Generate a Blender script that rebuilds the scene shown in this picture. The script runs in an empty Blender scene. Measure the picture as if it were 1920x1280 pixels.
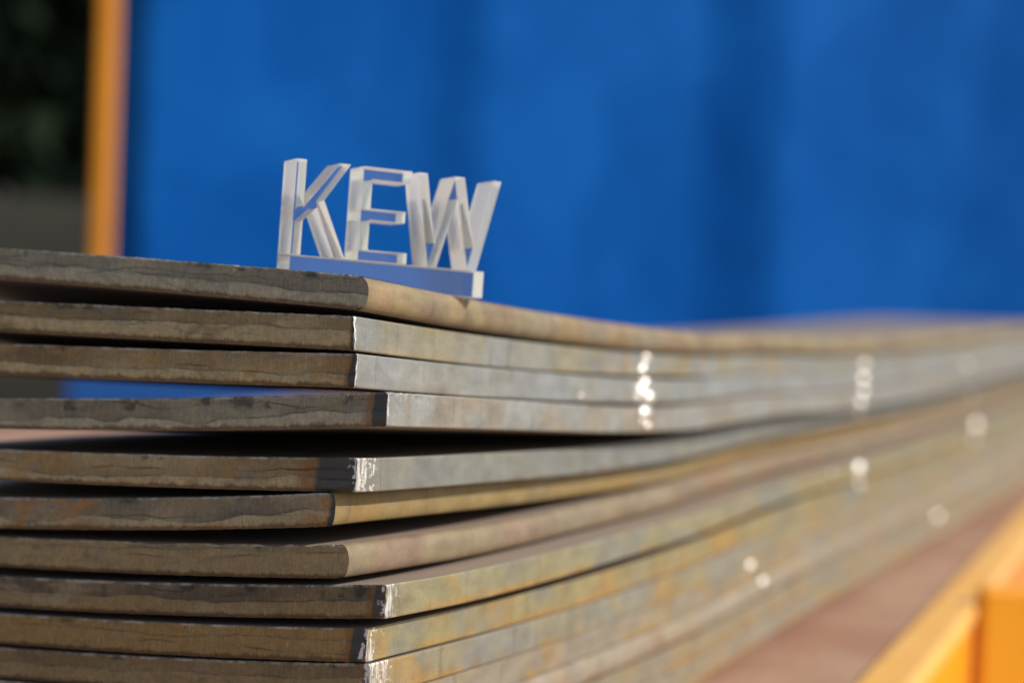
import bpy, math, random
import numpy as np
from mathutils import Matrix, Vector
R = math.radians
random.seed(7)
S = bpy.context.scene
C = S.collection

# ------------------------------------------------------------------ camera
EYE = Vector((0.0, 0.0, 1.20))
LENS = 62.0
FPX = LENS / 36.0 * 1920.0                  # focal length in photo pixels
PITCH, ROLL = R(1.87), R(2.30)
FOCUS = 0.606
cam_d = bpy.data.cameras.new('camera')
cam = bpy.data.objects.new('camera', cam_d)
C.objects.link(cam)
CAMROT = Matrix.Rotation(math.pi / 2 - PITCH, 4, 'X') @ Matrix.Rotation(ROLL, 4, 'Z')
cam.matrix_world = Matrix.Translation(EYE) @ CAMROT
cam_d.lens = LENS
cam_d.sensor_width = 36.0
cam_d.clip_start = 0.02
cam_d.clip_end = 2000.0
cam_d.dof.use_dof = True
cam_d.dof.focus_distance = FOCUS
cam_d.dof.aperture_fstop = 4.9
cam_d.dof.aperture_blades = 0
S.camera = cam

# ------------------------------------------------------------------ sky, sun, exposure
SUN_EL = R(36.0)
SUN_DIR = Vector((1.0, -0.22, 0.0)).normalized() * math.cos(SUN_EL)
SUN_DIR.z = math.sin(SUN_EL)                # direction towards the sun
w = bpy.data.worlds.new('World')
S.world = w
w.use_nodes = True
nt = w.node_tree
sky = nt.nodes.new('ShaderNodeTexSky')
sky.sky_type = 'NISHITA'
sky.sun_disc = False
sky.sun_elevation = SUN_EL
sky.sun_rotation = math.atan2(SUN_DIR.x, SUN_DIR.y)
sky.dust_density = 1.0
nt.links.new(sky.outputs[0], nt.nodes['Background'].inputs[0])
nt.nodes['Background'].inputs[1].default_value = 0.11
sun_d = bpy.data.lights.new('sun', 'SUN')
sun_d.energy = 4.3
sun_d.angle = R(0.53)
sun_d.color = (1.0, 0.91, 0.78)
sun = bpy.data.objects.new('sun', sun_d)
C.objects.link(sun)
sun.rotation_euler = SUN_DIR.to_track_quat('Z', 'Y').to_euler()
S.view_settings.view_transform = 'Standard'
S.view_settings.look = 'None'
S.view_settings.gamma = 1.0
S.view_settings.exposure = 0.0
S.view_settings.use_curve_mapping = False
S.render.engine = 'CYCLES'
S.cycles.use_denoising = True
S.cycles.max_bounces = 14
S.cycles.transmission_bounces = 12
S.cycles.glossy_bounces = 6
S.cycles.diffuse_bounces = 4
S.cycles.sample_clamp_indirect = 10.0

# ------------------------------------------------------------------ helpers
CR = np.array(CAMROT.to_3x3())
E = np.array(EYE)


def ray(px, py):
    d = CR @ np.array([(px - 960.0) / FPX, -(py - 640.0) / FPX, -1.0])
    return d


def at_plane(px, py, p0, n):
    d = ray(px, py)
    k = np.dot(np.asarray(p0) - E, n) / np.dot(d, n)
    return E + d * k


def at_depth(px, py, Y):
    d = ray(px, py)
    return E + d * (Y / d[1])


def tag(o, label=None, cat=None, group=None, kind=None):
    if label: o['label'] = label
    if cat: o['category'] = cat
    if group: o['group'] = group
    if kind: o['kind'] = kind
    return o


def empty(name, loc):
    o = bpy.data.objects.new(name, None)
    C.objects.link(o)
    o.location = loc
    o.empty_display_size = 0.05
    return o


def mesh_obj(name, verts, faces, mats, parent=None, midx=None, smooth=False, origin=None, attrs=None):
    me = bpy.data.meshes.new(name)
    v = np.asarray(verts, dtype=float)
    if origin is None:
        origin = v.mean(0)
    origin = np.asarray(origin, dtype=float)
    me.from_pydata((v - origin).tolist(), [], faces)
    for m in (mats if isinstance(mats, (list, tuple)) else [mats]):
        me.materials.append(m)
    if midx is not None:
        me.polygons.foreach_set('material_index', np.asarray(midx, dtype=np.int32))
    if smooth:
        me.polygons.foreach_set('use_smooth', np.ones(len(me.polygons), dtype=bool))
    if attrs:
        for k, a in attrs.items():
            a = np.asarray(a, dtype=np.float32)
            at = me.attributes.new(k, 'FLOAT_VECTOR' if a.ndim == 2 else 'FLOAT', 'POINT')
            at.data.foreach_set('vector' if a.ndim == 2 else 'value', a.ravel())
    me.update()
    o = bpy.data.objects.new(name, me)
    C.objects.link(o)
    if parent is not None:
        bpy.context.view_layer.update()
        o.parent = parent
        o.location = Vector(origin) - parent.location
    else:
        o.location = origin
    return o


def _h(ix, iy, seed):
    n = (ix.astype(np.int64) * 374761393 + iy.astype(np.int64) * 668265263 + int(seed) * 1274126177) & 0x7fffffff
    n = ((n ^ (n >> 13)) * 1274126177) & 0x7fffffff
    n = (n ^ (n >> 16)) & 0xffff
    return n / 65535.0


def vn(x, y, seed):
    x = np.asarray(x, float); y = np.asarray(y, float)
    x, y = np.broadcast_arrays(x, y)
    ix = np.floor(x); iy = np.floor(y)
    fx = x - ix; fy = y - iy
    fx = fx * fx * (3 - 2 * fx); fy = fy * fy * (3 - 2 * fy)
    a = _h(ix, iy, seed); b = _h(ix + 1, iy, seed); c = _h(ix, iy + 1, seed); d = _h(ix + 1, iy + 1, seed)
    return ((a * (1 - fx) + b * fx) * (1 - fy) + (c * (1 - fx) + d * fx) * fy) * 2 - 1


def fbm(x, y, seed, oct=4):
    s = 0; a = 0.5; f = 1.0
    for k in range(oct):
        s = s + a * vn(np.asarray(x) * f, np.asarray(y) * f, seed + 17 * k)
        a *= 0.5; f *= 2.03
    return s


def sstep(a, b, x):
    t = np.clip((x - a) / (b - a), 0, 1)
    return t * t * (3 - 2 * t)


# ------------------------------------------------------------------ material helper
class NT:
    def __init__(self, name):
        self.m = bpy.data.materials.new(name)
        self.m.use_nodes = True
        self.t = self.m.node_tree
        self.t.nodes.clear()
        self.out = self.t.nodes.new('ShaderNodeOutputMaterial')

    def n(self, typ, inputs=None, **props):
        nd = self.t.nodes.new(typ)
        for k, v in props.items():
            setattr(nd, k, v)
        for k, v in (inputs or {}).items():
            s = nd.inputs[k]
            if isinstance(v, bpy.types.NodeSocket):
                self.t.links.new(v, s)
            else:
                if isinstance(v, (tuple, list)) and len(v) == 3 and s.type == 'RGBA':
                    v = (*v, 1.0)
                s.default_value = v
        return nd

    def math(self, op, a, b=None, c=None, clamp=False):
        d = {0: a}
        if b is not None: d[1] = b
        if c is not None: d[2] = c
        nd = self.n('ShaderNodeMath', d, operation=op)
        nd.use_clamp = clamp
        return nd.outputs[0]

    def mix(self, f, a, b, blend='MIX'):
        nd = self.t.nodes.new('ShaderNodeMix')
        nd.data_type = 'RGBA'
        nd.blend_type = blend
        for idx, v in ((0, f), (6, a), (7, b)):
            s = nd.inputs[idx]
            if isinstance(v, bpy.types.NodeSocket):
                self.t.links.new(v, s)
            else:
                if isinstance(v, (tuple, list)) and len(v) == 3:
                    v = (*v, 1.0)
                s.default_value = v
        return nd.outputs[2]

    def attr(self, name, out='Vector'):
        return self.n('ShaderNodeAttribute', attribute_name=name).outputs[out]

    def noise(self, vec, scale, detail=3.0, rough=0.55, dist=0.0):
        return self.n('ShaderNodeTexNoise', {'Vector': vec, 'Scale': scale, 'Detail': detail, 'Roughness': rough,
                                             'Distortion': dist}).outputs['Fac']

    def vmul(self, vec, k, add=(0, 0, 0)):
        return self.n('ShaderNodeMapping', {'Vector': vec, 'Scale': k, 'Location': add}).outputs[0]

    def step(self, x, a, b):
        nd = self.n('ShaderNodeMapRange', {'Value': x, 'From Min': a, 'From Max': b, 'To Min': 0.0, 'To Max': 1.0},
                    interpolation_type='SMOOTHSTEP')
        nd.clamp = True
        return nd.outputs[0]

    def bump(self, h, dist, strength=1.0, normal=None):
        d = {'Height': h, 'Distance': dist, 'Strength': strength}
        if normal is not None: d['Normal'] = normal
        return self.n('ShaderNodeBump', d).outputs[0]

    def principled(self, **kw):
        nd = self.n('ShaderNodeBsdfPrincipled', {k.replace('_', ' '): v for k, v in kw.items()})
        self.t.links.new(nd.outputs[0], self.out.inputs[0])
        return nd


# ------------------------------------------------------------------ frame of the stack
VP = (2500.0, 600.0)                         # where the long edges of the plates converge
d = ray(*VP); d[2] = 0
SD = d / np.linalg.norm(d)                   # along the plates, away from the camera
ED = np.array([-SD[1], SD[0], 0.0])          # along the cut ends, to the left
UP = np.array([0, 0, 1.0])
T = 0.0117                                    # plate thickness
WID, LEN = 0.205, 1.62
P0 = at_depth(690, 560, 0.600)
P0[2] = 0

# measured lower edges of the plates along the sunny long side (photo pixels)
XS = [850, 1000, 1150, 1300, 1450, 1600, 1750, 1920]
ROWS = [  # corner x, corner y, rows at XS, y at the left border of the photo
    (690, 583, [611, 634, 652, 669, 679, 677, 656, 632], 526),
    (665, 657, [680, 694, 702, 706, 710, 703, 684, 653], 621),
    (668, 727, [741, 749, 755, 754, 746, 735, 711, 674], 700),
    (727, 799, [803, 807, 811, 805, 780, 768, 738, 695], 795),
    (668, 922, [916, 901, 881, 855, 818, 800, 766, 716], 896),
    (630, 986, [961, 943, 921, 897, 857, 833, 793, 738], 986),
    (650, 1086, [1052, 1023, 989, 946, 902, 866, 820, 759], 1059),
    (722, 1160, [1135, 1097, 1052, 1005, 946, 899, 848, 780], 1128),
    (688, 1241, [1200, 1160, 1113, 1057, 992, 932, 875, 801], 1199),
    (692, 1308, [1263, 1216, 1164, 1103, 1031, 965, 902, 822], 1263),
    (684, 1374, [1324, 1271, 1213, 1148, 1070, 998, 929, 843], 1325),
    (694, 1440, [1385, 1326, 1262, 1193, 1109, 1031, 956, 865], 1387),
    (680, 1506, [1446, 1381, 1311, 1238, 1148, 1064, 983, 886], 1449),
    (690, 1572, [1507, 1436, 1360, 1283, 1187, 1097, 1010, 907], 1511),
]
NP_ = len(ROWS)
SG = np.concatenate([np.linspace(0, 0.9, 61)[:-1], np.linspace(0.9, LEN, 30)])


def hermite(xk, yk, x):
    xk = np.asarray(xk); yk = np.asarray(yk)
    m = np.gradient(yk, xk)
    i = np.clip(np.searchsorted(xk, x) - 1, 0, len(xk) - 2)
    h = xk[i + 1] - xk[i]
    t = (x - xk[i]) / h
    r = ((2 * t ** 3 - 3 * t ** 2 + 1) * yk[i] + (t ** 3 - 2 * t ** 2 + t) * h * m[i]
         + (-2 * t ** 3 + 3 * t ** 2) * yk[i + 1] + (t ** 3 - t ** 2) * h * m[i + 1])
    return r


corner, zside, zleft = [], [], []
UREF = None
rj = random.Random(5)
for i, (xc, yc, ys, yl) in enumerate(ROWS):
    q = at_plane(xc, yc, P0, SD)
    off = np.dot(q - P0, ED)
    cpos = P0 + ED * off - SD * rj.uniform(-0.0009, 0.0009)
    cpos[2] = 0
    corner.append(cpos)
    ks, kz = [0.0], [q[2]]
    for x, y in zip(XS, ys):
        p = at_plane(x, y, cpos, ED)
        if np.dot(p - cpos, SD) > LEN - 0.08: break
        ks.append(np.dot(p - cpos, SD)); kz.append(p[2])
    ks.append(LEN); kz.append(kz[-1] + 0.0010)
    zside.append(hermite(ks, kz, SG))
    pl = at_plane(0, yl, P0, SD)
    zleft.append((np.dot(pl - cpos, ED), pl[2]))
for i in range(NP_ - 2, -1, -1):             # plates never sink into the one below
    zside[i] = np.maximum(zside[i], zside[i + 1] + T + 0.0002)
k5 = np.array([1, 2, 3, 2, 1]) / 9.0
for i in range(NP_):
    z = zside[i].copy()
    z[2:-2] = np.convolve(zside[i], k5, 'valid')
    zside[i] = z
LIFT = []
for i in range(NP_):
    LIFT.append(zleft[i][1] - zside[i][0])
U1 = 0.137


def tilt(u):
    k = 2.0
    return (1 - np.exp(-u / (k * U1))) / (1 - math.exp(-1 / k))


LCOM = -0.0048


def zbot(i, u, s):
    s = np.asarray(s, float)
    A_ = np.exp(-(np.maximum(s, 0) / (0.36 if i in (2, 3) else 0.07 if i < 2 else 0.11)) ** 2)
    B_ = (1 - A_) * (1 - sstep(1.1, 2.0, s))
    return np.interp(s, SG, zside[i]) + (LIFT[i] * A_ + LCOM * B_) * tilt(np.maximum(u, 0))


ZTOP_DECK = float(min(zside[-1].min(), zleft[-1][1])) - 0.0015

# ------------------------------------------------------------------ materials of the plates
def mat_end(name, low, high, tint, haz, haz_col, bare, rough=0.62):
    b = NT(name)
    pc = b.attr('pc')                        # (u along the cut, height 0..1, seed)
    lay = b.attr('layer', 'Fac')             # upper burn layer 1, lower 0
    sep = b.n('ShaderNodeSeparateXYZ', {0: pc})
    u, v = sep.outputs[0], sep.outputs[1]
    pos = b.vmul(pc, (1.0, T, 0.31))
    streak = b.noise(b.vmul(pos, (1300, 170, 1)), 1.0, 3.0)
    blotch = b.noise(b.vmul(pos, (95, 190, 1)), 1.0, 5.0, 0.65, 0.8)
    fine = b.noise(b.vmul(pos, (1500, 1500, 1)), 1.0, 3.0, 0.7)
    mottle = b.noise(b.vmul(pos, (420, 480, 1), (1.9, 7.3, 0)), 1.0, 4.0, 0.65, 0.5)
    patch = b.noise(b.vmul(pos, (34, 75, 1), (3.3, 1.1, 0)), 1.0, 4.0, 0.6, 1.2)
    col = b.mix(lay, low, high)
    col = b.mix(b.math('MULTIPLY', b.step(patch, 0.52, 0.64), 0.65), col, tint)
    grey = b.noise(b.vmul(pos, (46, 100, 1), (7.7, 4.1, 0)), 1.0, 4.0, 0.6, 0.8)
    col = b.mix(b.math('MULTIPLY', b.step(grey, 0.57, 0.70), 0.5), col, (0.24, 0.235, 0.19))
    soot = b.noise(b.vmul(pos, (60, 130, 1), (0.7, 9.4, 0)), 1.0, 4.0, 0.65, 1.0)
    col = b.mix(b.math('MULTIPLY', b.step(soot, 0.62, 0.76), 0.55), col, (0.06, 0.055, 0.042))
    k = b.math('MULTIPLY_ADD', streak, 0.6, 0.70)
    k2 = b.math('MULTIPLY_ADD', blotch, 0.7, 0.64)
    k3 = b.math('MULTIPLY', b.math('MULTIPLY_ADD', fine, 0.9, 0.55), b.math('MULTIPLY_ADD', mottle, 0.6, 0.70))
    kk = b.math('MULTIPLY', b.math('MULTIPLY', k, k2), k3)
    col = b.mix(1.0, col, b.n('ShaderNodeCombineColor', {0: kk, 1: kk, 2: kk}).outputs[0], 'MULTIPLY')
    # slag residue along the lower lip
    lipn = b.noise(b.vmul(pos, (150, 0, 1)), 1.0, 7.0, 0.75)
    lip = b.math('ADD', v, b.math('MULTIPLY_ADD', lipn, 0.6, -0.30))
    col = b.mix(b.math('MULTIPLY', b.math('SUBTRACT', 1.0, b.step(lip, 0.07, 0.19)), 0.65), col, (0.06, 0.055, 0.04))
    crack = b.attr('crack', 'Fac')           # darkens the torch grooves
    col = b.mix(b.math('MULTIPLY', crack, 0.7), col, (0.03, 0.026, 0.02))
    shine = b.noise(b.vmul(pos, (800, 170, 1), (2.2, 5.5, 0)), 1.0, 3.0, 0.6)
    col = b.mix(b.math('MULTIPLY', b.step(shine, 0.62, 0.80), 0.55), col, (0.55, 0.50, 0.38))
    # upper arris rubbed bright here and there
    rub = b.math('MULTIPLY', b.step(v, 0.90, 0.985), b.step(b.noise(b.vmul(pos, (110, 0, 1), (6.2, 0, 0)), 1.0, 5.0, 0.7), 0.44, 0.60))
    col = b.mix(b.math('MULTIPLY', rub, 0.75), col, (0.62, 0.58, 0.50))
    if haz > 0:
        hu = b.math('ADD', u, b.math('MULTIPLY_ADD', v, 0.0012, b.math('MULTIPLY_ADD', blotch, 0.003, -0.0015)))
        m = b.math('SUBTRACT', 1.0, b.step(hu, haz * 0.82, haz))
        rim = b.math('MULTIPLY', b.step(hu, haz * 0.75, haz), b.math('SUBTRACT', 1.0, b.step(hu, haz * 1.05, haz * 1.5)))
        col = b.mix(b.math('MULTIPLY', rim, 0.7), col, (0.26, 0.12, 0.035))
        col = b.mix(b.math('MULTIPLY', m, 0.9), col, haz_col)
    met = 0.25
    if bare > 0:
        bm = bare_mask(b, u, pos, v, bare * 0.3)
        col = b.mix(bm, col, (0.86, 0.83, 0.78))
    h = b.math('ADD', b.math('MULTIPLY', streak, 0.5), b.math('ADD', b.math('MULTIPLY', fine, 0.4), b.math('MULTIPLY', mottle, 0.8)))
    nrm = b.bump(h, 0.0005, 0.9)
    b.principled(Base_Color=col, Roughness=rough, Metallic=met, Normal=nrm)
    return b.m


def bare_mask(b, a, pos, v, width):
    n1 = b.noise(b.vmul(pos, (620, 110, 1), (1.7, 0.3, 0)), 1.0, 3.0, 0.6)
    n2 = b.noise(b.vmul(pos, (200, 190, 1), (5.1, 2.9, 0)), 1.0, 3.0, 0.6)
    k = b.math('ADD', a, b.math('MULTIPLY_ADD', n2, width * 6.0, -width * 3.0))
    m = b.math('SUBTRACT', 1.0, b.step(k, width * 0.7, width * 1.15))
    return b.math('MULTIPLY', m, b.step(n1, 0.40, 0.52))


def mat_side(name, base, tint1, tint2, amt1, amt2, bare, rough=0.5, metal=0.35, grain=1.0, low_tint=0.4):
    b = NT(name)
    pc = b.attr('pc')                        # (s along the plate, height 0..1, seed)
    sep = b.n('ShaderNodeSeparateXYZ', {0: pc})
    s, v = sep.outputs[0], sep.outputs[1]
    pos = b.vmul(pc, (1.0, T, 0.37))
    big = b.noise(b.vmul(pos, (16, 26, 1)), 1.0, 3.0, 0.55, 0.8)
    med = b.noise(b.vmul(pos, (34, 30, 1), (9.1, 3.7, 0)), 1.0, 2.0, 0.5, 0.4)
    strk = b.noise(b.vmul(pos, (700, 60, 1)), 1.0, 2.0)
    fine = b.noise(b.vmul(pos, (1500, 1500, 1)), 1.0, 2.0)
    cloud = b.noise(b.vmul(pos, (70, 120, 1), (2.1, 8.7, 0)), 1.0, 4.0, 0.6)
    col = b.mix(b.math('MULTIPLY', b.step(big, 0.62 - 0.32 * amt1, 0.70 - 0.25 * amt1), amt1), base, tint1)
    col = b.mix(b.math('MULTIPLY', b.step(med, 0.57, 0.66), amt2), col, tint2)
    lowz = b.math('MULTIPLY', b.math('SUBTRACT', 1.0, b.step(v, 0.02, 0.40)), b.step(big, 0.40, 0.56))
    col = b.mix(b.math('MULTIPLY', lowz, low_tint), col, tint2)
    wob = b.noise(b.vmul(pos, (160, 160, 1), (8.4, 1.3, 0)), 1.0, 3.0)
    cellv = b.n('ShaderNodeCombineXYZ', {0: b.math('MULTIPLY_ADD', s, 32.0, b.math('MULTIPLY', wob, 0.35)), 1: b.math('MULTIPLY', v, 0.25), 2: sep.outputs[2]})
    vor = b.n('ShaderNodeTexVoronoi', {'Vector': cellv.outputs[0], 'Scale': 1.0}, feature='SMOOTH_F1')
    vor.inputs['Smoothness'].default_value = 0.12
    vc = b.n('ShaderNodeSeparateColor', {0: vor.outputs['Color']})
    col = b.mix(b.math('MULTIPLY', b.step(vc.outputs[0], 0.60, 0.74), 0.55 * amt1), col, tint1)
    col = b.mix(b.math('MULTIPLY', b.step(vc.outputs[1], 0.76, 0.82), 0.9 * amt2), col, tint2)
    col = b.mix(b.math('MULTIPLY', b.step(vc.outputs[2], 0.80, 0.90), 0.45 * metal + 0.06), col, (0.27, 0.28, 0.285))
    spot = b.noise(b.vmul(pos, (22, 45, 1), (4.4, 6.1, 0)), 1.0, 2.0)
    col = b.mix(b.math('MULTIPLY', b.step(spot, 0.62, 0.70), metal), col, (0.30, 0.31, 0.32))
    kk = b.math('MULTIPLY', b.math('MULTIPLY_ADD', strk, 0.16 * grain, 1 - 0.08 * grain),
                b.math('MULTIPLY_ADD', fine, 0.5 * grain, 1 - 0.25 * grain))
    kk = b.math('MULTIPLY', kk, b.math('MULTIPLY_ADD', cloud, 0.75, 0.40))
    run = b.noise(b.vmul(pos, (260, 14, 1), (3.9, 0.2, 0)), 1.0, 4.0, 0.6)
    col = b.mix(b.math('MULTIPLY', b.step(run, 0.58, 0.72), 0.45), col, (0.17, 0.13, 0.09))
    col = b.mix(1.0, col, b.n('ShaderNodeCombineColor', {0: kk, 1: kk, 2: kk}).outputs[0], 'MULTIPLY')
    pit = b.noise(b.vmul(pos, (420, 420, 1), (0.4, 0.9, 0)), 1.0, 1.0)
    pitm = b.step(pit, 0.80, 0.84)
    col = b.mix(b.math('MULTIPLY', pitm, 0.7), col, (0.05, 0.045, 0.04))
    r = rough
    h = b.math('ADD', b.math('MULTIPLY', fine, 0.5), b.math('ADD', b.math('MULTIPLY', strk, 0.25), b.math('MULTIPLY', cloud, 1.2)))
    h = b.math('SUBTRACT', h, b.math('MULTIPLY', pitm, 0.6))
    met = metal
    if bare > 0:
        bm = bare_mask(b, s, pos, v, bare)
        scr = b.noise(b.vmul(pos, (1300, 120, 1), (3.0, 3.0, 0)), 1.0, 4.0, 0.65)
        col = b.mix(bm, col, b.mix(b.step(scr, 0.34, 0.58), (0.40, 0.37, 0.33), (0.97, 0.95, 0.90)))
        h = b.math('ADD', h, b.math('MULTIPLY', bm, b.math('MULTIPLY', scr, 2.6)))
        r = b.math('MULTIPLY_ADD', bm, 0.42 - rough, rough)
        met = b.math('MULTIPLY_ADD', bm, 0.55 - metal, metal)
    nrm = b.bump(h, 0.00022, 0.8)
    b.principled(Base_Color=col, Roughness=r, Metallic=met, Normal=nrm)
    return b.m


def mat_face():
    b = NT('mill_scale_face')
    tc = b.n('ShaderNodeTexCoord').outputs['Object']
    n1 = b.noise(tc, 9.0, 5.0, 0.6, 0.4)
    n2 = b.noise(tc, 160.0, 4.0)
    col = b.mix(b.step(n1, 0.38, 0.65), (0.33, 0.27, 0.23), (0.40, 0.31, 0.24))
    col = b.mix(b.math('MULTIPLY', n2, 0.5), col, (0.22, 0.19, 0.17))
    b.principled(Base_Color=col, Roughness=0.62, Metallic=0.15, Normal=b.bump(n2, 0.0003, 0.6))
    return b.m


FACE = mat_face()
GREY = (0.38, 0.395, 0.38)
OLIVE = (0.43, 0.36, 0.18)
GOLD = (0.54, 0.33, 0.10)
RUST = (0.36, 0.20, 0.11)
BROWN = (0.30, 0.225, 0.145)
BLUE_HAZ = (0.045, 0.055, 0.06)
LO = (0.52, 0.41, 0.22)
HI = (0.23, 0.165, 0.08)
LOG = (0.47, 0.42, 0.29)
HIG = (0.24, 0.21, 0.145)
TIN = (0.42, 0.26, 0.09)
# per plate: side colours and the look of the flame-cut end
SPEC = [
    dict(side=(BROWN, OLIVE, RUST, 0.55, 0.35, 0.0), rnd=0.75, end=(LOG, HIG, (0.30, 0.275, 0.20), 0.0), lines=3),
    dict(side=(GREY, (0.41, 0.36, 0.22), GOLD, 0.5, 0.45, 0.0010), rnd=0.0, end=(LO, HI, (0.28, 0.19, 0.09), 0.002), lines=2),
    dict(side=((0.40, 0.42, 0.42), (0.43, 0.41, 0.32), BROWN, 0.35, 0.25, 0.0006), rnd=0.0, end=(LO, (0.23, 0.15, 0.07), TIN, 0.0035), lines=1),
    dict(side=((0.43, 0.435, 0.415), (0.44, 0.37, 0.26), (0.40, 0.30, 0.18), 0.35, 0.4, 0.0009), rnd=0.0, end=(LOG, (0.24, 0.205, 0.135), (0.31, 0.25, 0.15), 0.0068), lines=1),
    dict(side=((0.315, 0.335, 0.325), (0.36, 0.345, 0.27), BROWN, 0.4, 0.12, 0.0085), rnd=0.0, end=(LO, (0.31, 0.225, 0.11), TIN, 0.0185), lines=2),
    dict(side=((0.34, 0.235, 0.095), (0.36, 0.28, 0.13), (0.45, 0.27, 0.09), 0.5, 0.5, 0.0), rnd=0.45, end=((0.46, 0.37, 0.21), (0.17, 0.155, 0.11), (0.44, 0.22, 0.06), 0.0028), lines=1),
    dict(side=((0.285, 0.22, 0.155), (0.36, 0.29, 0.175), RUST, 0.5, 0.5, 0.0), rnd=0.7, end=((0.37, 0.275, 0.135), (0.32, 0.235, 0.105), (0.28, 0.23, 0.14), 0.0), lines=1),  # from here to the tenth, weaker skylight is put into the end colours
    dict(side=((0.36, 0.355, 0.29), (0.43, 0.39, 0.215), GOLD, 0.7, 0.5, 0.0072), rnd=0.0, end=((0.31, 0.22, 0.10), (0.13, 0.10, 0.06), (0.38, 0.31, 0.18), 0.006), lines=1),
    dict(side=((0.36, 0.35, 0.27), (0.45, 0.38, 0.18), GOLD, 0.7, 0.65, 0.0062), rnd=0.0, end=((0.35, 0.235, 0.09), (0.32, 0.205, 0.075), (0.36, 0.22, 0.075), 0.0075), lines=1),
    dict(side=((0.37, 0.365, 0.31), (0.44, 0.38, 0.20), GOLD, 0.65, 0.55, 0.0095), rnd=0.0, end=((0.33, 0.24, 0.115), (0.21, 0.15, 0.075), (0.27, 0.185, 0.08), 0.003), lines=1),
    dict(side=((0.41, 0.37, 0.30), (0.43, 0.36, 0.22), GOLD, 0.5, 0.3, 0.002), rnd=0.0, end=(LO, HI, TIN, 0.003), lines=1),
    dict(side=((0.38, 0.33, 0.26), (0.41, 0.34, 0.21), RUST, 0.5, 0.3, 0.002), rnd=0.5, end=(LO, HI, TIN, 0.003), lines=1),
    dict(side=((0.37, 0.35, 0.29), (0.42, 0.35, 0.19), GOLD, 0.5, 0.3, 0.002), rnd=0.0, end=(LO, HI, TIN, 0.003), lines=1),
    dict(side=((0.40, 0.36, 0.28), (0.43, 0.37, 0.21), GOLD, 0.5, 0.3, 0.002), rnd=0.0, end=(LO, HI, TIN, 0.003), lines=1),
]
LABELS = [
    'topmost steel plate of the stack, brown rounded edge, carrying the clear letters',
    'second steel plate from the top, grey edge fading to olive, sharp corner',
    'third steel plate from the top, smooth blue-grey edge under the second one',
    'fourth steel plate from the top, its pitted corner jutting out furthest right',
    'fifth steel plate, grey edge and scraped white corner below the widest black gap',
    'sixth steel plate, thin ochre rounded edge set back at the corner',
    'seventh steel plate, dull brown rounded edge with cracked dark end corner',
    'eighth steel plate, bright scraped white corner jutting out below the brown rounded one',
    'ninth steel plate, olive-gold edge with two small white scrapes at its corner',
    'tenth steel plate, white scraped corner at the bottom border of the picture',
    'eleventh steel plate from the top, pale worn edge, corner below the picture',
    'twelfth steel plate from the top, brownish edge, seen only out of focus',
    'thirteenth steel plate from the top, second lowest in the stack',
    'lowest steel plate of the stack, lying on the pinkish deck',
]


def grid_faces(nu, nv, base, flip=False):
    i = np.arange(nu - 1)[:, None]; j = np.arange(nv - 1)[None, :]
    a = base + i * nv + j
    q = np.stack([a, a + nv, a + nv + 1, a + 1], -1).reshape(-1, 4)
    if flip: q = q[:, ::-1]
    return q


US = np.concatenate([np.arange(0, 0.006, 0.0002), np.arange(0.006, 0.155, 0.00045), np.linspace(0.155, WID, 20)])
SS = np.concatenate([np.arange(0, 0.02, 0.0004), np.arange(0.02, 0.12, 0.002), np.linspace(0.12, LEN, 110)])


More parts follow.
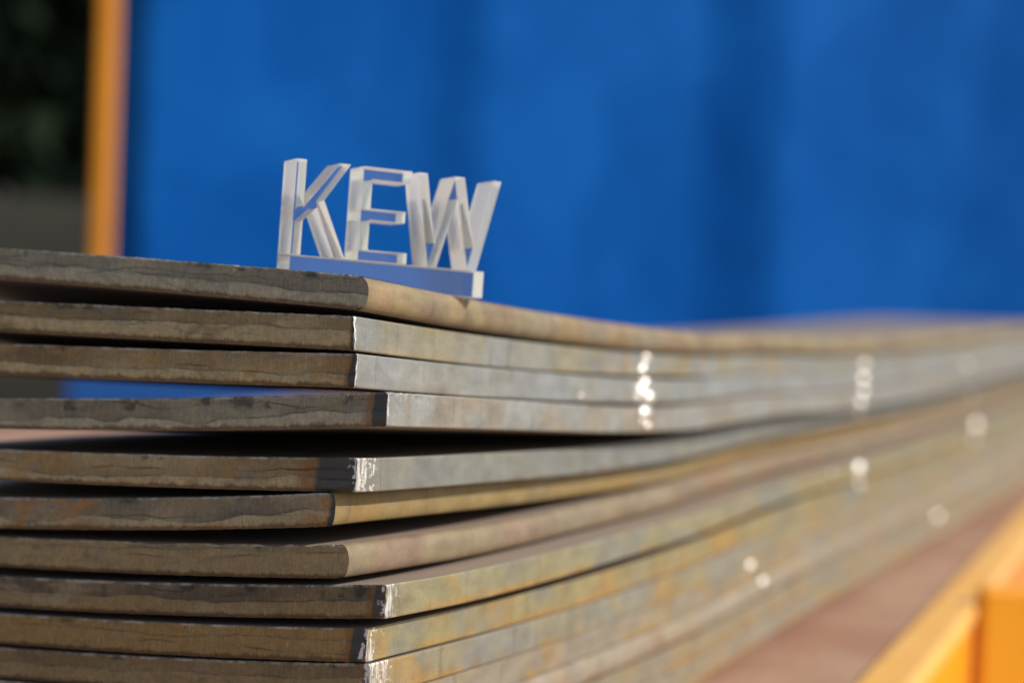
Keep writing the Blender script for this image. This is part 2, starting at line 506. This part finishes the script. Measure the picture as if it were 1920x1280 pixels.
def build_plate(i):
    sp = SPEC[i]
    rnd = sp['rnd']
    seed = 11 + 31 * i
    cp = corner[i]
    d1, d2 = random.Random(seed).random(), random.Random(seed + 1).random()

    def inset(v):                            # how far the long edge is drawn in at height v (0..1)
        c = np.abs(2 * v - 1)
        bev = np.where(c > 0.93, ((c - 0.93) / 0.07) ** 2 * 0.00035, 0.0)
        if rnd > 0:
            bev = bev + rnd * T * 0.42 * (1 - np.sqrt(np.clip(1 - c ** 2.6, 0, 1)))
        return bev

    def dent(v):                             # knocks along the upright corner
        v = np.asarray(v, float)
        return (0.00035 * fbm(v * 4.0, 0 * v, seed + 201, 4) + 0.0009 * np.clip(fbm(v * 2.2, 0 * v + 3, seed + 202, 3) * 1.6 - 0.15, 0, 1)
                + 0.0008 * sstep(0.93, 1.0, v) * d1 + 0.0007 * sstep(0.07, 0.0, v) * d2)

    V, F, M, PC, LY = [], [], [], [], []
    n0 = 0

    def put(P, nu, nv, m, pc, ly, flip):
        nonlocal n0
        V.append(P.reshape(-1, 3)); PC.append(pc.reshape(-1, 3)); LY.append(ly.ravel())
        f = grid_faces(nu, nv, n0, flip)
        F.append(f); M.append(np.full(len(f), m)); n0 += nu * nv

    # ---- cut end: ledges left by the torch, ragged lips
    VV = np.concatenate([[0.0, 0.012, 0.03, 0.05], np.linspace(0.075, 0.925, 34), [0.95, 0.97, 0.988, 1.0]])
    u, v = np.meshgrid(US, VV, indexing='ij')
    mm = u * 1000.0
    rec = np.zeros_like(u)
    lay = np.zeros_like(u)
    rr = random.Random(seed)
    base_h = (0.47, 0.56, 0.42, 0.36, 0.36, 0.40, 0.80, 0.52, 0.68, 0.58, 0.5, 0.5, 0.5, 0.5)[i]
    h1 = base_h + (0.07 if i not in (3, 5) else 0.16) * fbm(mm / 26, 0 * mm, seed, 3) * 2 + 0.035 * fbm(mm / 3.0, 0 * mm, seed + 3, 3)
    st = sstep(-0.012, 0.012, v - h1)
    lay = st * np.clip(0.72 + 0.9 * fbm(mm / 34, v * 0.6, seed + 210, 3), 0.15, 1)
    crack = 0.9 * np.exp(-((v - h1 - 0.008) / 0.014) ** 2) * np.clip(0.25 + fbm(mm / 9, 0 * mm, seed + 8, 3) * 2.0, 0, 1)
    rec += st * (0.00022 + 0.0001 * fbm(mm / 14, 0 * mm, seed + 5, 2))
    rec += 0.00045 * np.exp(-((v - h1 - 0.012) / 0.016) ** 2) * np.clip(0.55 + fbm(mm / 12, 0 * mm, seed + 8, 3) * 1.2, 0, 1)
    for k in range(sp['lines']):
        hk = rr.uniform(0.26, 0.86) + 0.16 * fbm(mm / 30 + k * 5, 0 * mm, seed + 40 + k, 3) * 2 + 0.02 * fbm(mm / 2.5, 0 * mm, seed + 43 + k, 3)
        on = np.clip(-0.1 + 2.4 * fbm(mm / 22 + 9 * k, 0 * mm, seed + 60 + k, 2), 0, 1)
        crack = np.maximum(crack, on * np.exp(-((v - hk - 0.008) / 0.014) ** 2))
        rec += on * (0.00018 * sstep(-0.015, 0.012, v - hk) + 0.0004 * np.exp(-((v - hk - 0.01) / 0.014) ** 2))
    # gouges along the upper lip
    big_g = 1.0 if i in (3, 7) else 0.0
    gou = np.clip(fbm(mm / 7.5, v * 2.2, seed + 70, 4) * 2.0 - 0.35 + 0.35 * big_g, 0, 1) * sstep(0.70 - 0.22 * big_g, 0.93 - 0.2 * big_g, v)
    rec += gou * 0.0009
    crack = np.maximum(crack, sstep(0.35, 0.8, gou) * 0.8)
    lay = np.clip(lay + gou * 0.3, 0, 1)
    rec += 0.00016 * fbm(mm / 1.4, v * 7, seed + 80, 4) + 0.00006 * fbm(mm / 0.45, v * 1.5, seed + 81, 2)
    drag = np.clip(fbm(mm / 1.1, v * 1.6, seed + 85, 2), 0, 1) * np.exp(-((v - 0.20) / 0.10) ** 2)
    rec -= drag * 0.0003
    lipb = sstep(0.13 + 0.05 * fbm(mm / 2.2, 0 * mm, seed + 90, 3), 0.0, v)
    rec += lipb * 0.0011
    lipt = sstep(0.965, 1.0, v)
    rec += lipt * (0.0002 + 0.0003 * np.clip(fbm(mm / 2.0, 0 * mm, seed + 95, 3) + 0.2, 0, 1))
    rag = 0.00016 * fbm(mm / 1.6, 0 * mm, seed + 99, 4) + 0.00025 * np.clip(fbm(mm / 9, 0 * mm, seed + 98, 3) - 0.1, 0, 1)
    if i == 6:                               # cracked upper lip of the brown plate
        rec += 0.0012 * np.clip(fbm(mm / 6, v * 3, seed + 71, 4) * 2.2 - 0.1, 0, 1) * sstep(0.72, 0.85, v) * sstep(6, 2, mm)
        rag -= 0.0007 * np.clip(fbm(mm / 11, 0 * mm, seed + 97, 4) * 2, 0, 1) * sstep(8, 20, mm)
    rec *= sstep(-0.0006, 0.0012, u) * 0.9 + 0.1
    dz = np.where(v > 0.9, rag * sstep(0.9, 1, v), 0) + np.where(v < 0.1, -0.00022 * fbm(mm / 1.3, 0 * mm, seed + 101, 4) * sstep(0.1, 0, v), 0)
    ua = u + inset(v) * np.exp(-u / 0.006) + dent(v) * np.exp(-u / 0.003)
    z = zbot(i, ua, 0 * ua) + v * T + dz
    P = cp + ED * ua[..., None] + SD * rec[..., None]
    P[..., 2] = z
    CK = crack.ravel()
    put(P, len(US), len(VV), 0, np.stack([u, v, 0 * u + seed], -1), lay, False)
    end_edge_rec = rec

    # ---- long sunny edge
    nv2 = 17
    VS = np.concatenate([[0, 0.015, 0.035, 0.06], np.linspace(0.1, 0.9, nv2 - 8), [0.94, 0.965, 0.985, 1.0]])
    s, v = np.meshgrid(SS, VS, indexing='ij')
    sm = s * 1000
    ins = inset(v) + dent(v) * np.exp(-s / 0.0012)
    ins = ins + 0.00007 * fbm(sm / 1.2, v * 4, seed + 110, 3) * sstep(0, 0.0008, s) + 0.0003 * fbm(sm / 55, v * 0.7, seed + 111, 2) * sstep(0, 0.02, s)
    if i == 3:                               # torch spatter along the upper arris of the fourth plate
        ins = ins + (0.0005 * np.clip(fbm(sm / 1.5, v * 9, seed + 112, 3) * 1.8, -0.2, 1)) * sstep(0.72, 0.84, v) * sstep(0.0, 0.004, s) * sstep(0.06, 0.03, s)
    # the near arris follows the cut end
    r0 = np.interp(VS, VV, end_edge_rec[0])[None, :]
    sa = s + r0 * np.exp(-s / 0.0015)
    P = cp + ED * ins[..., None] + SD * sa[..., None]
    zz = zbot(i, 0 * s, s) + v * T
    zz = zz + np.where(v > 0.9, np.interp(0, US, rag[:, -1]) * np.exp(-s / 0.002), 0)
    P[..., 2] = zz
    put(P, len(SS), len(VS), 1, np.stack([s, v, 0 * s + seed], -1), 0 * s, True)

    # ---- upper and lower faces, back edges
    uc = np.concatenate([[0], np.linspace(0.0, WID, 12)[1:]])
    s2 = np.concatenate([[0.0, 0.0012], SS[SS > 0.004][::3]])
    if s2[-1] < LEN: s2 = np.append(s2, LEN)
    ue = np.interp(np.arange(0, 140) / 139.0, np.linspace(0, 1, len(US)), US)
    for vv, fl in ((1.0, False), (0.0, True)):
        iv = float(inset(np.array(vv)))
        # strip that follows the ragged lip
        eu = US[::2]
        col = -1 if vv == 1.0 else 0
        r_l = end_edge_rec[::2, col]; d_l = dz[::2, col]
        P = np.zeros((len(eu), 2, 3))
        for q, sq in enumerate((None, 0.0035)):
            uu = eu + iv * np.exp(-eu / 0.006) + float(dent(vv)) * np.exp(-eu / 0.003)
            Q = cp + ED * uu[:, None] + SD * (r_l if sq is None else np.full_like(uu, sq))[:, None]
            Q[:, 2] = zbot(i, uu, 0 * uu + (0 if sq is None else sq)) + vv * T + (d_l if sq is None else 0)
            P[:, q] = Q
        put(P, len(eu), 2, 2, np.zeros((len(eu), 2, 3)), np.zeros((len(eu), 2)), not fl)
        s3 = np.concatenate([[0.0035], SS[SS > 0.005][::3], [LEN]])
        s3 = np.unique(s3)
        u3, q3 = np.meshgrid(uc, s3, indexing='ij')
        u4 = u3 + iv * (u3 == 0)
        P = cp + ED * u4[..., None] + SD * q3[..., None]
        P[..., 2] = zbot(i, u4, q3) + vv * T
        put(P, len(uc), len(s3), 2, np.zeros(P.shape), np.zeros(u3.shape), not fl)
    for kind in (0, 1):
        a = SS[::3] if kind == 0 else uc
        P = np.zeros((len(a), 2, 3))
        for q in (0, 1):
            uu = np.full_like(a, WID) if kind == 0 else a
            sq = a if kind == 0 else np.full_like(a, LEN)
            Q = cp + ED * uu[:, None] + SD * sq[:, None]
            Q[:, 2] = zbot(i, uu, sq) + q * T
            P[:, q] = Q
        put(P, len(a), 2, 2, np.zeros(P.shape), np.zeros((len(a), 2)), kind == 0)
    V = np.concatenate(V); F = np.concatenate(F); M = np.concatenate(M)
    PC = np.concatenate(PC); LY = np.concatenate(LY)
    e = sp['end']; sd = sp['side']
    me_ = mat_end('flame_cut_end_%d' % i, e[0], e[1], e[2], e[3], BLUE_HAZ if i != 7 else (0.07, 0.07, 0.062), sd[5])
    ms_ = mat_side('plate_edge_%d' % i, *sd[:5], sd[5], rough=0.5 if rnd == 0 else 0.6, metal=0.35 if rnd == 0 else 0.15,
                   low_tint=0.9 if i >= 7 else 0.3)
    o = mesh_obj('steel_plate', V, F.tolist(), [me_, ms_, FACE], midx=M, smooth=True,
                 origin=cp + np.array([0, 0, float(zside[i][0])]), attrs={'pc': PC, 'layer': LY, 'crack': np.concatenate([CK, np.zeros(len(LY) - len(CK))])})
    tag(o, LABELS[i], 'steel plate', 'steel plates lying in one stack')
    return o


# ------------------------------------------------------------------ setting: ground, deck
def flat_mat(name, c1, c2, scale, rough=0.8, bump=0.004, c3=None):
    b = NT(name)
    tc = b.n('ShaderNodeTexCoord').outputs['Object']
    n1 = b.noise(tc, scale, 6.0, 0.6, 0.3)
    n2 = b.noise(tc, scale * 14, 4.0)
    col = b.mix(b.step(n1, 0.35, 0.65), c1, c2)
    if c3: col = b.mix(b.math('MULTIPLY', b.step(n2, 0.5, 0.7), 0.7), col, c3)
    b.principled(Base_Color=col, Roughness=rough, Normal=b.bump(n2, bump, 0.6))
    return b.m


m_ground = flat_mat('yard_ground', (0.17, 0.14, 0.11), (0.24, 0.19, 0.15), 1.5)
g = mesh_obj('ground', [(-300, -300, 0), (300, -300, 0), (300, 600, 0), (-300, 600, 0)], [(0, 1, 2, 3)], m_ground)
tag(g, 'packed brown yard ground', None, None, 'structure')


def box(name, p, ax, ay, az, dims, mat, parent=None, bevel=0.0, seg=2):
    """box from corner frame: p is the centre, ax/ay/az unit axes, dims full sizes"""
    ax, ay, az = (np.asarray(a, float) for a in (ax, ay, az))
    V = []
    for k in (-.5, .5):
        for sx, sy in ((-.5, -.5), (.5, -.5), (.5, .5), (-.5, .5)):
            V.append(np.asarray(p) + ax * sx * dims[0] + ay * sy * dims[1] + az * k * dims[2])
    Fc = [(3, 2, 1, 0), (4, 5, 6, 7), (0, 1, 5, 4), (1, 2, 6, 5), (2, 3, 7, 6), (3, 0, 4, 7)]
    o = mesh_obj(name, V, Fc, mat, parent)
    if bevel:
        md = o.modifiers.new('bevel', 'BEVEL'); md.width = bevel; md.segments = seg
    return o


m_deck = flat_mat('red_primer_deck', (0.36, 0.19, 0.125), (0.44, 0.285, 0.195), 11.0, 0.8, 0.0015, (0.29, 0.15, 0.10))
# outer edge of the deck along the orange rail
zd = ZTOP_DECK
RA = at_plane(1592, 1280, (0, 0, zd), UP)
RB = at_plane(1930, 932, (0, 0, zd), UP)
RD = RB - RA; RD[2] = 0; RD /= np.linalg.norm(RD)
RN = np.array([RD[1], -RD[0], 0.0])          # outward, to the right
A = RA + RN * 0.0025 - RD * 1.2
B = RA + RN * 0.0025 + RD * 2.6
K0 = P0 + ED * 1.26
deckV = [A, B, K0 + SD * 2.25, K0 - SD * 0.8]
dv = [np.array([p[0], p[1], zd]) for p in deckV] + [np.array([p[0], p[1], zd - 0.05]) for p in deckV]
deck = mesh_obj('deck', dv, [(0, 1, 2, 3), (7, 6, 5, 4), (0, 4, 5, 1), (1, 5, 6, 2), (2, 6, 7, 3), (3, 7, 4, 0)], m_deck)
tag(deck, 'flat pinkish red primed steel deck carrying the stack', None, None, 'structure')

plates = [build_plate(i) for i in range(NP_)]


# ------------------------------------------------------------------ tack welds on the sunny side
def weld_mat():
    b = NT('bright_weld_metal')
    tc = b.n('ShaderNodeTexCoord').outputs['Object']
    n = b.noise(tc, 900.0, 3.0)
    b.principled(Base_Color=(0.92, 0.88, 0.82), Metallic=1.0, Roughness=0.40, Normal=b.bump(n, 0.0006, 0.7))
    return b.m


WELD = weld_mat()


def weld(px, py, r):
    best = None
    for i in range(NP_):
        p = at_plane(px, py, corner[i], ED)
        s = np.dot(p - corner[i], SD)
        zb = float(zbot(i, 0.0, s))
        dd = abs(p[2] - (zb + T / 2))
        if best is None or dd < best[0]:
            best = (dd, i, s, p[2])
    _, i, s, zz = best
    zb = float(zbot(i, 0.0, s))
    zz = min(max(zz, zb + 0.0025), zb + T - 0.0025)
    c0 = corner[i] + SD * s
    c0[2] = zz
    V, F = [], []
    nr, ns = 7, 14
    sd = random.randint(0, 999)
    for a in range(nr + 1):
        th = math.pi / 2 * a / nr
        for k in range(ns):
            ph = 2 * math.pi * k / ns
            rr = r * (1 + 0.22 * float(fbm(k * 0.9, a * 0.8, sd, 2)))
            x = math.sin(th) * math.cos(ph) * rr * 1.25
            y = math.sin(th) * math.sin(ph) * rr
            h = math.cos(th) * rr * 0.75
            V.append(c0 + SD * x + UP * y - ED * (h - 0.0006))
    for a in range(nr):
        for k in range(ns):
            F.append((a * ns + k, (a + 1) * ns + k, (a + 1) * ns + (k + 1) % ns, a * ns + (k + 1) % ns))
    F.append(tuple(range(ns))[::-1])
    o = mesh_obj('weld_bead', V, F, WELD, plates[i], smooth=True)
    o['label'] = 'small bright weld bead on the plate edge'


for a in [(1212, 672, .0026), (1204, 698, .0024), (1200, 733, .0040), (1216, 748, .0034), (1206, 775, .0036), (1214, 800, .0022),
          (1620, 690, .0040), (1617, 738, .0044), (1610, 772, .0036), (1609, 880, .0048), (1611, 908, .0030),
          (1828, 800, .0058), (1822, 742, .0032), (1812, 690, .0030), (1405, 1055, .0034), (1430, 1083, .0028), (1757, 970, .0040),
          (1208, 686, .0020), (1210, 716, .0030), (1196, 745, .0026), (1212, 762, .0030), (1204, 790, .0026), (1618, 712, .0034), (1613, 757, .0034), (1607, 895, .0034), (1826, 818, .0034), (1090, 742, .0012), (1560, 884, .0016)]:
    weld(a[0], a[1], a[2] * 1.2)

# ------------------------------------------------------------------ clear acrylic letters
def clear_mat():
    b = NT('clear_acrylic')
    nd = b.n('ShaderNodeBsdfGlass', {'Color': (0.985, 0.99, 1.0), 'Roughness': 0.0, 'IOR': 1.49})
    b.t.links.new(nd.outputs[0], b.out.inputs[0])
    return b.m


def cut_mat():
    b = NT('frosted_cut_edge')
    tc = b.n('ShaderNodeTexCoord').outputs['Object']
    n = b.noise(b.vmul(tc, (1, 1, 0.15)), 900.0, 2.0)
    nrm = b.bump(n, 0.0002, 0.3)
    gl = b.n('ShaderNodeBsdfGlass', {'Color': (1, 0.99, 0.97), 'Roughness': 0.03, 'IOR': 1.49, 'Normal': nrm})
    tr = b.n('ShaderNodeBsdfTranslucent', {'Color': (0.99, 0.975, 0.95)})
    df = b.n('ShaderNodeBsdfDiffuse', {'Color': (0.98, 0.965, 0.94)})
    m1 = b.n('ShaderNodeMixShader', {0: 0.35, 1: tr.outputs[0], 2: df.outputs[0]})
    m2 = b.n('ShaderNodeMixShader', {0: 0.44, 1: gl.outputs[0], 2: m1.outputs[0]})
    b.t.links.new(m2.outputs[0], b.out.inputs[0])
    return b.m


CLEAR, CUT = clear_mat(), cut_mat()
YAW = R(24.5)
FX = np.array([math.cos(YAW), math.sin(YAW), 0.0])
BX = np.array([-math.sin(YAW), math.cos(YAW), 0.0])
SW = 0.0764
TH = 0.0150
s_left = at_depth(540, 520, 0.634)


def top_at(p):
    q = p - corner[0]
    return float(zbot(0, np.dot(q, ED), np.dot(q, SD))) + T


pa, pb_ = s_left.copy(), s_left + FX * SW
mid = 0.55 * (top_at(s_left + FX * SW + BX * TH * .5) - top_at(s_left + BX * TH * .5)) / SW
zl0 = top_at(s_left + BX * TH * .5)
zb0 = top_at(s_left + BX * TH); zf0 = top_at(s_left)
fx = FX + UP * mid; fx /= np.linalg.norm(fx)
bx = BX + UP * ((zb0 - zf0) / TH) * 0.5; bx -= fx * np.dot(bx, fx); bx /= np.linalg.norm(bx)
uz = np.cross(fx, bx)
O = s_left.copy(); O[2] = top_at(pb_) - mid * SW - 0.0002
sign = empty('letter_sign', O)
tag(sign, 'clear acrylic block letters reading KEW on a clear base bar, on the top plate', 'letter sign')


def prism(name, poly, label):
    n = len(poly)
    V = []
    for dpt in (0.0, TH):
        for x, y in poly:
            V.append(O + fx * x * 0.001 + uz * y * 0.001 + bx * dpt)
    F = [tuple(range(n)), tuple(range(2 * n - 1, n - 1, -1))]
    mi = [0, 0]
    for k in range(n):
        F.append((k, k + n, (k + 1) % n + n, (k + 1) % n)); mi.append(1)
    o = mesh_obj(name, V, F, [CLEAR, CUT], sign, midx=mi)
    md = o.modifiers.new('bevel', 'BEVEL'); md.width = 0.00026; md.segments = 2; md.limit_method = 'ANGLE'; md.angle_limit = R(40)
    md.material = 1
    o['label'] = label
    return o


BH = 10.0
H = 34.5
y0 = BH + 0.03
prism('base_bar', [(0, 0), (76.4, 0), (76.4, BH), (0, BH)], 'clear acrylic base bar')
prism('letter', [(0, y0), (4.0, y0), (4.0, y0 + 12.4), (8.9, y0 + 17.4), (16.6, y0), (20.8, y0), (11.6, y0 + 20.4), (20.9, y0 + H), (16.6, y0 + H),
                 (4.0, y0 + 17.6), (4.0, y0 + H), (0, y0 + H)], 'clear acrylic letter K')
ex = 25.7
prism('letter', [(ex, y0), (ex + 19.2, y0), (ex + 19.2, y0 + 4.1), (ex + 3.8, y0 + 4.1), (ex + 3.8, y0 + 15.0), (ex + 17.6, y0 + 15.0),
                 (ex + 17.6, y0 + 19.3), (ex + 3.8, y0 + 19.3), (ex + 3.8, y0 + H - 4.6), (ex + 19.2, y0 + H - 4.6), (ex + 19.2, y0 + H),
                 (ex, y0 + H)], 'clear acrylic letter E')
wx = 47.4
prism('letter', [(wx + 5.8, y0), (wx + 9.6, y0), (wx + 16.3, y0 + 26.4), (wx + 22.0, y0), (wx + 25.8, y0), (wx + 33.6, y0 + H), (wx + 30.2, y0 + H),
                 (wx + 24.0, y0 + 8.5), (wx + 18.6, y0 + H), (wx + 14.6, y0 + H), (wx + 8.06, y0 + 8.9), (wx + 3.6, y0 + H), (wx, y0 + H)],
      'clear acrylic letter W')

# ------------------------------------------------------------------ orange side rail at the right
def paint_mat(name, c1, c2, rough=0.42):
    b = NT(name)
    tc = b.n('ShaderNodeTexCoord').outputs['Object']
    n1 = b.noise(tc, 7.0, 5.0, 0.6)
    n2 = b.noise(tc, 260.0, 3.0)
    col = b.mix(b.step(n1, 0.4, 0.7), c1, c2)
    b.principled(Base_Color=col, Roughness=rough, Normal=b.bump(n2, 0.0003, 0.35))
    return b.m


AMBER = paint_mat('amber_post_paint', (0.78, 0.29, 0.006), (0.72, 0.26, 0.006), 0.7)
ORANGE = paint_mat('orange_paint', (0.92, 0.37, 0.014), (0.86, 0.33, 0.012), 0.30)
LIT_TOP = paint_mat('lit_top_orange_paint', (0.95, 0.55, 0.16), (0.92, 0.48, 0.10), 0.35)  # paler orange, puts the sunlit look of the flange top into its colour
rail = empty('side_rail', RA + RD * 0.6)
tag(rail, 'bright orange steel side rail along the edge of the pinkish deck', 'side rail')
L_ = 5.2
rc = RA + RN * 0.006 + RD * (L_ / 2 - 1.1)
box('top_flange', rc + RN * 0.012 - UP * 0.0045, RD, RN, UP, (L_, 0.030, 0.014), LIT_TOP, rail, 0.004)
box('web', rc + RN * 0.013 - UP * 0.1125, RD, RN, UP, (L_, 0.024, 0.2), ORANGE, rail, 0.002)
pb2 = at_plane(1828, 1102, RA + RN * 0.032, RN)
bq = R(15)
bX = np.array([math.cos(bq), math.sin(bq), 0]); bY = np.array([-math.sin(bq), math.cos(bq), 0])
box('bracket', pb2 + bX * 0.072 + bY * 0.007 - UP * 0.085, bX, bY, UP, (0.13, 0.012, 0.17), ORANGE, rail, 0.004)

# ------------------------------------------------------------------ blue tarpaulin wall and orange post
def tarp_mat():
    b = NT('blue_tarpaulin')
    tc = b.n('ShaderNodeTexCoord').outputs['Object']
    n1 = b.noise(tc, 3.2, 5.0, 0.6, 0.6)
    n2 = b.noise(tc, 60.0, 4.0)
    col = b.mix(b.step(n1, 0.35, 0.68), (0.002, 0.096, 0.42), (0.006, 0.130, 0.51))
    b.principled(Base_Color=col, Roughness=0.6, Specular_IOR_Level=0.06, Normal=b.bump(n2, 0.002, 0.4))
    return b.m


YT = R(12.0)
TX = np.array([math.cos(YT), math.sin(YT), 0.0])
TN = np.array([math.sin(YT), -math.cos(YT), 0.0])
tp0 = at_depth(222, 470, 3.25)
folds = []
for px, wd, dp in ((250, 0.034, 0.026), (850, 0.070, 0.020), (1378, 0.100, 0.033), (1880, 0.24, 0.03)):
    p = at_plane(px, 300, tp0, TN)
    folds.append((np.dot(p - tp0, TX), wd, dp))
xs = np.linspace(-0.02, 3.2, 420)
zs = np.linspace(0.25, EYE.z + 1.3, 90)
X, Z = np.meshgrid(xs, zs, indexing='ij')
D = 0.008 * fbm(X * 2.2, Z * 0.8, 301, 3) + 0.004 * fbm(X * 7, Z * 5, 302, 3)
for c, wd, dp in folds:
    cc = c + 0.012 * fbm(Z * 1.4, 0 * Z, 310 + int(c * 100), 2)
    D = D + dp * sstep(-wd, wd, X - cc) * np.exp(-np.maximum(X - cc - wd, 0) / 0.35)
P = tp0 + TX * X[..., None] + TN * D[..., None]
P[..., 2] = Z
Pb = P - TN * 0.003
nf = len(xs) * len(zs)
fr = grid_faces(len(xs), len(zs), 0)
bk = grid_faces(len(xs), len(zs), nf, True)
tarp = mesh_obj('tarpaulin', np.concatenate([P.reshape(-1, 3), Pb.reshape(-1, 3)]), np.concatenate([fr, bk]).tolist(), tarp_mat(), smooth=True)
tag(tarp, 'large blue tarpaulin wall hanging in soft vertical folds behind the letters', 'tarpaulin')

ZSILL = float(at_depth(190, 645, 3.18)[2])
p1 = at_depth(167, 470, 3.18); p2 = at_depth(204, 470, 3.18)
pc_ = (p1 + p2) / 2
pw = abs(p2[0] - p1[0])
YP = R(14)
post_o = box('upright_post', (pc_[0], pc_[1] + pw / 2, (EYE.z + 1.5 + ZSILL) / 2), (math.cos(YP), math.sin(YP), 0), (-math.sin(YP), math.cos(YP), 0), UP,
             (pw, pw * .8, EYE.z + 1.5 - ZSILL), AMBER, None, 0.006)
sl = at_depth(108, 720, 3.16)
SILLM = paint_mat('blue_sill_paint', (0.004, 0.09, 0.36), (0.004, 0.075, 0.31), 0.6)
sill = box('sill_beam', np.array([sl[0], sl[1], ZSILL - 0.20]) + TX * 1.55 + np.array([0, 0.062, 0]), TX, -TN, UP, (3.1, 0.06, 0.398), SILLM, None, 0.006)
tag(sill, 'blue painted sill beam under the tarpaulin, glimpsed through the gap between plates', 'beam')
tag(post_o, 'upright orange square steel post at the left edge of the blue tarpaulin', 'post')

# ------------------------------------------------------------------ dim bank and hedge at the far left
m_bank = flat_mat('olive_bank', (0.020, 0.020, 0.014), (0.030, 0.027, 0.019), 1.2, 1.0)
bx_, by_ = np.meshgrid(np.linspace(-9, 3, 50), np.linspace(0, 1, 10), indexing='ij')
bp = np.stack([bx_, 8.4 + by_ * 1.6 + 0.25 * fbm(bx_ * .7, by_, 401, 3), np.sin(by_ * math.pi / 2) * (1.55 + 0.3 * fbm(bx_ * .8, by_ * 0, 402, 3)) - 0.05], -1)
bank = mesh_obj('bank', bp.reshape(-1, 3), grid_faces(50, 10, 0, False).tolist(), m_bank, smooth=True)
tag(bank, 'dim olive earth bank below the dark hedge', None, None, 'structure')


def leaf_mat():
    b = NT('dark_leaf')
    tc = b.n('ShaderNodeTexCoord').outputs['Object']
    n1 = b.noise(tc, 1.6, 3.0)
    col = b.mix(n1, (0.016, 0.026, 0.018), (0.032, 0.048, 0.026))
    b.principled(Base_Color=col, Roughness=1.0, Specular_IOR_Level=0.0)
    return b.m


LEAF = leaf_mat()
STEM = flat_mat('stem_bark', (0.03, 0.025, 0.02), (0.05, 0.04, 0.03), 6.0)
hedge = empty('hedge', (-4.0, 10.6, 1.2))
tag(hedge, 'tall dark green hedge at the far left behind the orange post', 'hedge')
rs = np.random.RandomState(3)
NL = 26000
cx = rs.uniform(-9, 3, NL); cy = rs.uniform(10.0, 11.6, NL); cz = rs.uniform(1.2, 1.0, NL)
cz = 1.1 + rs.rand(NL) ** 0.9 * (3.6 + 0.7 * fbm(cx * .6, 0 * cx, 420, 3))
a1 = rs.normal(size=(NL, 3)); a1 /= np.linalg.norm(a1, axis=1)[:, None]
a2 = rs.normal(size=(NL, 3)); a2 -= a1 * (a1 * a2).sum(1)[:, None]; a2 /= np.linalg.norm(a2, axis=1)[:, None]
ln = rs.uniform(.12, .22, NL)[:, None]; wd = ln * .5
c = np.stack([cx, cy, cz], 1)
LV = np.stack([c - a1 * ln, c + a2 * wd, c + a1 * ln, c - a2 * wd], 1).reshape(-1, 3)
mesh_obj('foliage', LV, np.arange(NL * 4).reshape(-1, 4).tolist(), LEAF, hedge)['kind'] = 'stuff'
for k in range(9):
    x = -8.6 + k * 1.35
    V, F = [], []
    for q in range(7):
        zq = 0.9 + q * 0.5; r_ = 0.07 * (1 - q / 8)
        for a in range(8):
            V.append((x + 0.1 * math.sin(q * 1.3 + k) + r_ * math.cos(a * math.pi / 4), 10.8 + 0.1 * math.cos(q + k) + r_ * math.sin(a * math.pi / 4), zq))
    for q in range(6):
        for a in range(8):
            F.append((q * 8 + a, q * 8 + (a + 1) % 8, (q + 1) * 8 + (a + 1) % 8, (q + 1) * 8 + a))
    mesh_obj('stem', V, F, STEM, hedge, smooth=True)
